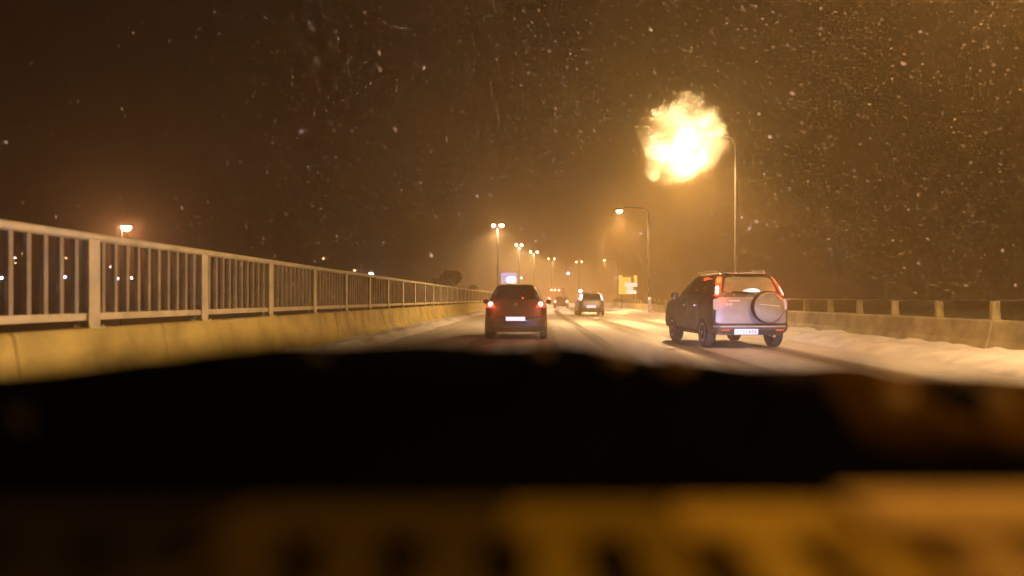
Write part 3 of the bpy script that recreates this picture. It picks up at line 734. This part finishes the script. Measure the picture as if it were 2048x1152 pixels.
hatchback(at_ground(1031, 20.2), R(0), label='dark hatchback with round white-red tail lights in the lane ahead', cat='car', group='cars driving ahead')
offroader(at_ground(1505, 16.4), R(4.5), label='silver off-roader with a spare wheel on its tailgate on the right', cat='car', group='cars driving ahead')
small_suv(at_ground(1184, 49), R(1.5), label='small distant car with tall pale tail lights between hatchback and off-roader', cat='car', group='cars driving ahead')

# far low car
o = thing('saloon_car', at_ground(1122, 88), R(-3), label='tiny far car with two red tail lights in front of the truck', cat='car', group='cars driving ahead')
lo = Shell([(.22, .15, 4.2, .76), (.35, 0, 4.4, .86), (.7, 0, 4.4, .87), (.95, .08, 4.0, .84)]); gh = Shell([(.93, .5, 3.2, .78), (1.2, .9, 2.7, .68), (1.4, 1.3, 2.2, .58)], 6)
bm = bmesh.new(); lo.mesh(bm, 48, .1); link('body', bm, M['paint_dark'], o, True, 30)
bm = bmesh.new(); gh.mesh(bm, 48, .1); link('cabin', bm, M['glass_dark'], o, True, 40)
for s in (-1, 1):
    bm = bmesh.new(); blob(bm, (s * .70, -.02, .80), (.13, .03, .13), 2, 0); link('tail_light', bm, M['tail_far'], o, True)
    for y in (.75, 3.4): wheel(o, s * .77, y, .31, .2, s)
# truck
o = thing('lorry', at_ground(1110, 128), R(-6), label='far lorry with a row of red marker lights high on its back', cat='lorry')
bm = bmesh.new(); box(bm, -1.25, 1.25, 0, 8, .95, 3.0, .05); link('cargo_box', bm, mat('lorry_red', (.22, .07, .05), .6, nscale=2, namt=.2), o)
bm = bmesh.new(); box(bm, -1.15, 1.15, 8.05, 10, .5, 2.7, .15); link('cab', bm, M['paint_mid'], o)
bm = bmesh.new(); box(bm, -.5, .5, .3, 8.1, .6, .945); link('chassis', bm, M['plastic'], o)
for x in (-.62, 0, .68):
    bm = bmesh.new(); blob(bm, (x, -.03, 2.62), (.17, .04, .17), 2, 0); link('marker_light', bm, M['tail_far'], o, True)
for x in (-1.0, 1.0):
    bm = bmesh.new(); blob(bm, (x, -.03, 1.15), (.22, .05, .22), 2, 0); link('tail_light', bm, M['tail_far'], o, True)
    for y in (1.4, 2.6, 8.8): wheel(o, x, y, .5, .3, 1 if x > 0 else -1)

# ---------------------------------------------------------------- our own car, seen from the driver's eye
own = thing('own_car', (0, 0, 0), label='black bonnet edge and blurred brown dashboard of the car we sit in', cat='car')
# outer lower edge of the windscreen: black cowl that rises to a snow-capped lip
lip = [(-.85, .985), (-.61, 1.006), (-.45, 1.022), (-.30, 1.047), (-.18, 1.056), (0, 1.055), (.08, 1.046), (.19, 1.030), (.30, 1.022), (.45, 1.012), (.60, .990), (.85, .955)]
lip = [(x, 1.1 - (1.1 - z) * .70 / .86) for x, z in lip]
def lipz(x):
    for a, b_ in zip(lip, lip[1:]):
        if x <= b_[0]: t = max(0, (x - a[0]) / (b_[0] - a[0])); return a[1] + (b_[1] - a[1]) * t
    return lip[-1][1]
bm = bmesh.new(); rows = []
for i in range(69):
    x = -.85 + 1.7 * i / 68; z = lipz(x) + .006 * noise.noise(Vector((x * 14, 0, 0)))
    zd = .962
    rows.append([bm.verts.new(v) for v in ((x, .50, zd - .03), (x, .522, zd), (x, .56, zd + .004), (x, .62, zd + (z - zd) * .6), (x, .67, z - .006), (x, .70, z), (x, .75, z - .015), (x, .96, z - .10), (x, .96, z - .2), (x, .50, zd - .2))])
for a, b_ in zip(rows, rows[1:]):
    for k in range(10): bm.faces.new((a[k], a[(k + 1) % 10], b_[(k + 1) % 10], b_[k]))
bm.faces.new(rows[0][::-1]); bm.faces.new(rows[-1])
link('cowl', bm, M['cowl'], own, True, 60)
bm = bmesh.new(); rows = []
for j in range(13):
    y = .97 + 1.08 * j / 12
    rows.append([bm.verts.new((x, y - .18 * abs(x / .8) ** 3 * (j / 12), .93 - .05 * (j / 12) - .16 * (j / 12) ** 4 - .06 * abs(x / .8) ** 2.4)) for x in [-.8 + .1 * i for i in range(17)]])
for a, b_ in zip(rows, rows[1:]):
    for k in range(16): bm.faces.new((a[k], a[k + 1], b_[k + 1], b_[k]))
ext = bmesh.ops.extrude_face_region(bm, geom=bm.faces[:]); bmesh.ops.translate(bm, verts=[v for v in ext['geom'] if isinstance(v, bmesh.types.BMVert)], vec=(0, 0, -.03))
link('bonnet', bm, M['cowl'], own, True)
bm = bmesh.new(); box(bm, -.82, .82, .98, 1.95, .25, .68, .05); link('front_body', bm, M['paint_side'], own, True)
# dashboard with a row of defroster slots; section colours paint the lamp-light falloff
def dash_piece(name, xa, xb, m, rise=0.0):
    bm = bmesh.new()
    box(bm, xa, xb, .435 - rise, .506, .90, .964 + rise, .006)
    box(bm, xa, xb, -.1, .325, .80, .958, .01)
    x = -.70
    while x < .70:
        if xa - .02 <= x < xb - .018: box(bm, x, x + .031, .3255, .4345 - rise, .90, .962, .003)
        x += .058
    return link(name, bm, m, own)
dash_piece('dash_shaded', -.72, -.198, mat('shaded_vinyl', (0.016, 0.011, 0.005), .95, nscale=60, namt=.1, spec=.0))  # sections split only to step the painted light, darkest here
dash_piece('dashboard', -.196, -.023, mat('half_shaded_vinyl', (0.06, 0.036, 0.005), .95, nscale=60, namt=.1, spec=.0))
dash_piece('dash_half_lit', -.021, .085, mat('half_lit_vinyl', (0.21, 0.125, 0.008), .95, nscale=60, namt=.1, spec=.0))
dash_piece('dash_lit', .087, .196, mat('lit_vinyl', (0.52, 0.31, 0.03), .95, nscale=60, namt=.1, spec=.0))
dash_piece('dash_brightest', .198, .72, M['dash'], .008)
bm = bmesh.new(); box(bm, -.72, .72, .30, .45, .86, .945); link('defroster_duct', bm, mat('duct_vinyl', (.05, .03, .004), .9, nscale=40, namt=.1, spec=.0), own)
# pane, pillars, roof, doors
def pane_z(y): return 1.0 + (.95 - y) * .646
bm = bmesh.new(); a = (-.70, .945, pane_z(.945)); b_ = (.70, .945, pane_z(.945)); c = (.56, .30, pane_z(.30)); d = (-.56, .30, pane_z(.30))
bm.faces.new([bm.verts.new(v) for v in (a, b_, c, d)]); link('windscreen', bm, M['pane'], own)
for s in (-1, 1):
    bm = bmesh.new(); tube(bm, [(s * .76, 1.0, .96), (s * .62, .32, 1.41), (s * .60, -.5, 1.46), (s * .62, -1.4, 1.38)], .035, 8); link('pillar', bm, M['car_trim'], own, True)
    bm = bmesh.new(); box(bm, s * .78 - .03, s * .78 + .03, -1.5, .95, .25, .97, .02); link('door', bm, M['paint_side'], own)
bm = bmesh.new(); box(bm, -.60, .60, -1.5, .30, 1.43, 1.455, .008); link('roof', bm, M['car_trim'], own)
bm = bmesh.new(); box(bm, -.75, .75, -1.55, -1.5, .25, 1.42, .01); link('rear_panel', bm, M['car_trim'], own)
for s in (-1, 1):
    bm = bmesh.new(); blob(bm, (s * .60, 1.97, .60), (.13, .05, .08), 2, 0); link('headlight', bm, M['clear_lens'], own, True)
    ld = bpy.data.lights.new('headlight_beam', 'SPOT'); ld.energy = 5200; ld.color = (.46, .50, 1.0); ld.spot_size = R(44); ld.spot_blend = .12; ld.shadow_soft_size = .06
    lo_ = bpy.data.objects.new('headlight_beam', ld); COL.objects.link(lo_); lo_.location = (s * .60, 2.1, .60); lo_.parent = own
    aim = Vector((math.sin(R(11)), math.cos(R(11)), -math.tan(R(19.3)))); lo_.rotation_euler = aim.to_track_quat('-Z', 'Y').to_euler()

bm = bmesh.new(); rows = []
for i in range(90):
    x = .10 + .75 * i / 89; z = lipz(x); row = []
    for k in range(13):
        t = k / 12; y = .575 + .15 * t
        base = .972 + (z - .972) * min(1, max(0, (y - .56) / .13)) if y < .70 else z - .015 * (y - .70) / .05
        sink = min(1, max(0, (x - .10) / .5)); base -= .014 * (1 - sink); h = .004 + .017 * max(0, noise.noise(Vector((x * 9, y * 9, 2))) + .35) * min(1, (x - .1) * 5) * math.sin(math.pi * t) ** .5
        row.append(bm.verts.new((x, y, base + (h if 0 < k < 12 else -.01))))
    rows.append(row)
for a, b_ in zip(rows, rows[1:]):
    for k in range(12): bm.faces.new((a[k], a[k + 1], b_[k + 1], b_[k]))
link('slush', bm, M['slush'], own, True, 80)

# lumps of wet snow caught along the lip and the wiper
clumps = [(1080, 704, .66, 42, 'small pale snow lump on the cowl straight below the hatchback'), (1350, 735, .66, 75, 'wide golden snow lump on the cowl below the off-roader'),
          (1790, 808, .60, 62, 'egg-shaped snow lump on the cowl toward the right'), (2000, 815, .60, 75, 'bright snow lump on the cowl at the right edge'),
          (992, 772, .66, 42, 'dim small snow lump low on the black cowl near the middle'), (622, 722, .66, 60, 'faint snow lump on the cowl below the far railing'),
          (22, 850, .60, 60, 'dull snow lump on the cowl at the left edge'), (1230, 720, .66, 60, 'low snow lump left of the wide golden one'), (1560, 745, .66, 120, 'long low ridge of snow on the cowl right of the off-roader'),
          (1930, 775, .66, 90, 'long snow ridge along the cowl above the bright right lump')]
for i, (px, py, y, d, lab) in enumerate(clumps):
    p = P(px, py, y); r = d / 2 / FPX * y
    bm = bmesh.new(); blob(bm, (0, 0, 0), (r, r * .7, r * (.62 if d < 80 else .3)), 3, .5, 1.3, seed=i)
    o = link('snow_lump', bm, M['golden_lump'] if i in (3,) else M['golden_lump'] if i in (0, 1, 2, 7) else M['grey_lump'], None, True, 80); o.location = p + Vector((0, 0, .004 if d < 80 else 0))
    tag(o, lab, 'snow lump', 'lumps of wet snow along the base of the windscreen')

K0, K1, K2, DOME = 1.2, 5.0, .013, 0.0
A1 = .00018
# melt water on the windscreen in front of the nearest lamp
def water_film(px, py, rad, seed, label):
    s, t = (px - VPX) / FPX, -(py - VPY) / FPX
    y0 = (1.0 + .95 * .646 - EYE) / (t + .646)
    c = Vector((s * y0, y0, EYE + t * y0)); ax = Vector((1, 0, 0)); ay = Vector((0, -1, .646)).normalized(); nn = ax.cross(ay) * -1
    if nn.y < 0: nn = -nn
    bm = bmesh.new(); N = 170; F, B = {}, {}
    for j in range(N + 1):
        for i in range(N + 1):
            u, v = 2 * i / N - 1, 2 * j / N - 1
            p_ = max(abs(u), abs(v)); l_ = math.hypot(u, v)
            if l_ > 0: u, v = u * p_ / l_, v * p_ / l_
            rr4 = math.hypot(u, v); q = Vector((u * rad, v * rad, 0))
            env = max(0, 1 - rr4 ** 4)
            h = .0007 * env + env * A1 * (K0 + K1 * min(1, max(0, (rr4 * rad - K2) / .008))) * (noise.noise(q * 60 + Vector((seed, 0, 0))) + .33 * noise.noise(q * 220 + Vector((0, seed, 4)))) + DOME * (rr4 * rad) ** 2 * math.exp(-(rr4 * rad / .014) ** 2)
            base = c + ax * q.x + ay * q.y
            F[i, j] = bm.verts.new(base + nn * (max(h, 0.00002) + .001)); B[i, j] = bm.verts.new(base + nn * .001)
    for j in range(N):
        for i in range(N):
            bm.faces.new((F[i, j], F[i + 1, j], F[i + 1, j + 1], F[i, j + 1])); bm.faces.new((B[i, j], B[i, j + 1], B[i + 1, j + 1], B[i + 1, j]))
    rim = [(i, 0) for i in range(N)] + [(N, j) for j in range(N)] + [(N - i, N) for i in range(N)] + [(0, N - j) for j in range(N)]
    for a, b_ in zip(rim, rim[1:] + rim[:1]): bm.faces.new((F[a], B[a], B[b_], F[b_]))
    bmesh.ops.translate(bm, verts=bm.verts[:], vec=-c)
    o = link('melt_water', bm, M['water'], None, True, 80); o.location = c
    return tag(o, label, 'water film', None)
water_film(1368, 285, .034, 12.1, 'clear wavy film of melt water on the windscreen that breaks up the nearest lamp')

# ---------------------------------------------------------------- falling snow
bm = bmesh.new(); rnd = random.Random(11)
for k in range(16500):
    y = 5.0 + 29 * rnd.random() ** 1.2
    px = rnd.uniform(-150, 2200); py = rnd.uniform(-150, 600)
    p = P(px, py, y)
    if p.z < .5 or p.x < -4.3: continue
    if rnd.random() < .62 * min(1, max(0, (900 - px) / 500)): continue
    big = rnd.random() < .07
    s = rnd.uniform(.0075, .0120) if big else rnd.uniform(.0030, .0054)
    wind = .25 + .75 * min(1, max(0, (p.x / y + .2) / .6))            # drift is steeper on the left, flatter on the right
    d = Vector((wind, rnd.gauss(0, .1), rnd.gauss(-.22 - (1 - wind) * .9, .14))).normalized()
    e = d.orthogonal().normalized(); f = d.cross(e); L = rnd.choice((1, 1.5, 2.6, 4.0)) if not big else rnd.choice((1, 1, 1.4, 2.4))
    vs = [bm.verts.new(p + q) for q in (d * s * L, -d * s * L, e * s, -e * s, f * s, -f * s)]
    for a, b_, c in ((0, 2, 4), (0, 4, 3), (0, 3, 5), (0, 5, 2), (1, 4, 2), (1, 3, 4), (1, 5, 3), (1, 2, 5)): bm.faces.new((vs[a], vs[b_], vs[c]))
tag(link('falling_snow', bm, M['flake_lit']), 'snowflakes drifting through the lamp light all over the picture', 'snow', kind='stuff')

# ---------------------------------------------------------------- haze of blown snow
bm = bmesh.new(); box(bm, -340, 340, -60, 420, -16, 40)
hz = link('haze', bm, []); 
m = bpy.data.materials.new('snow_haze'); m.use_nodes = True; n = m.node_tree.nodes; n.clear()
oo = n.new('ShaderNodeOutputMaterial'); pv = n.new('ShaderNodeVolumePrincipled')
pv.inputs['Color'].default_value = (1.0, .75, .36, 1); pv.inputs['Density'].default_value = 0.0078; pv.inputs['Anisotropy'].default_value = 0.76
m.node_tree.links.new(pv.outputs[0], oo.inputs['Volume']); hz.data.materials.append(m)
tag(hz, 'golden haze of blown snow filling the night air', 'haze', kind='stuff')
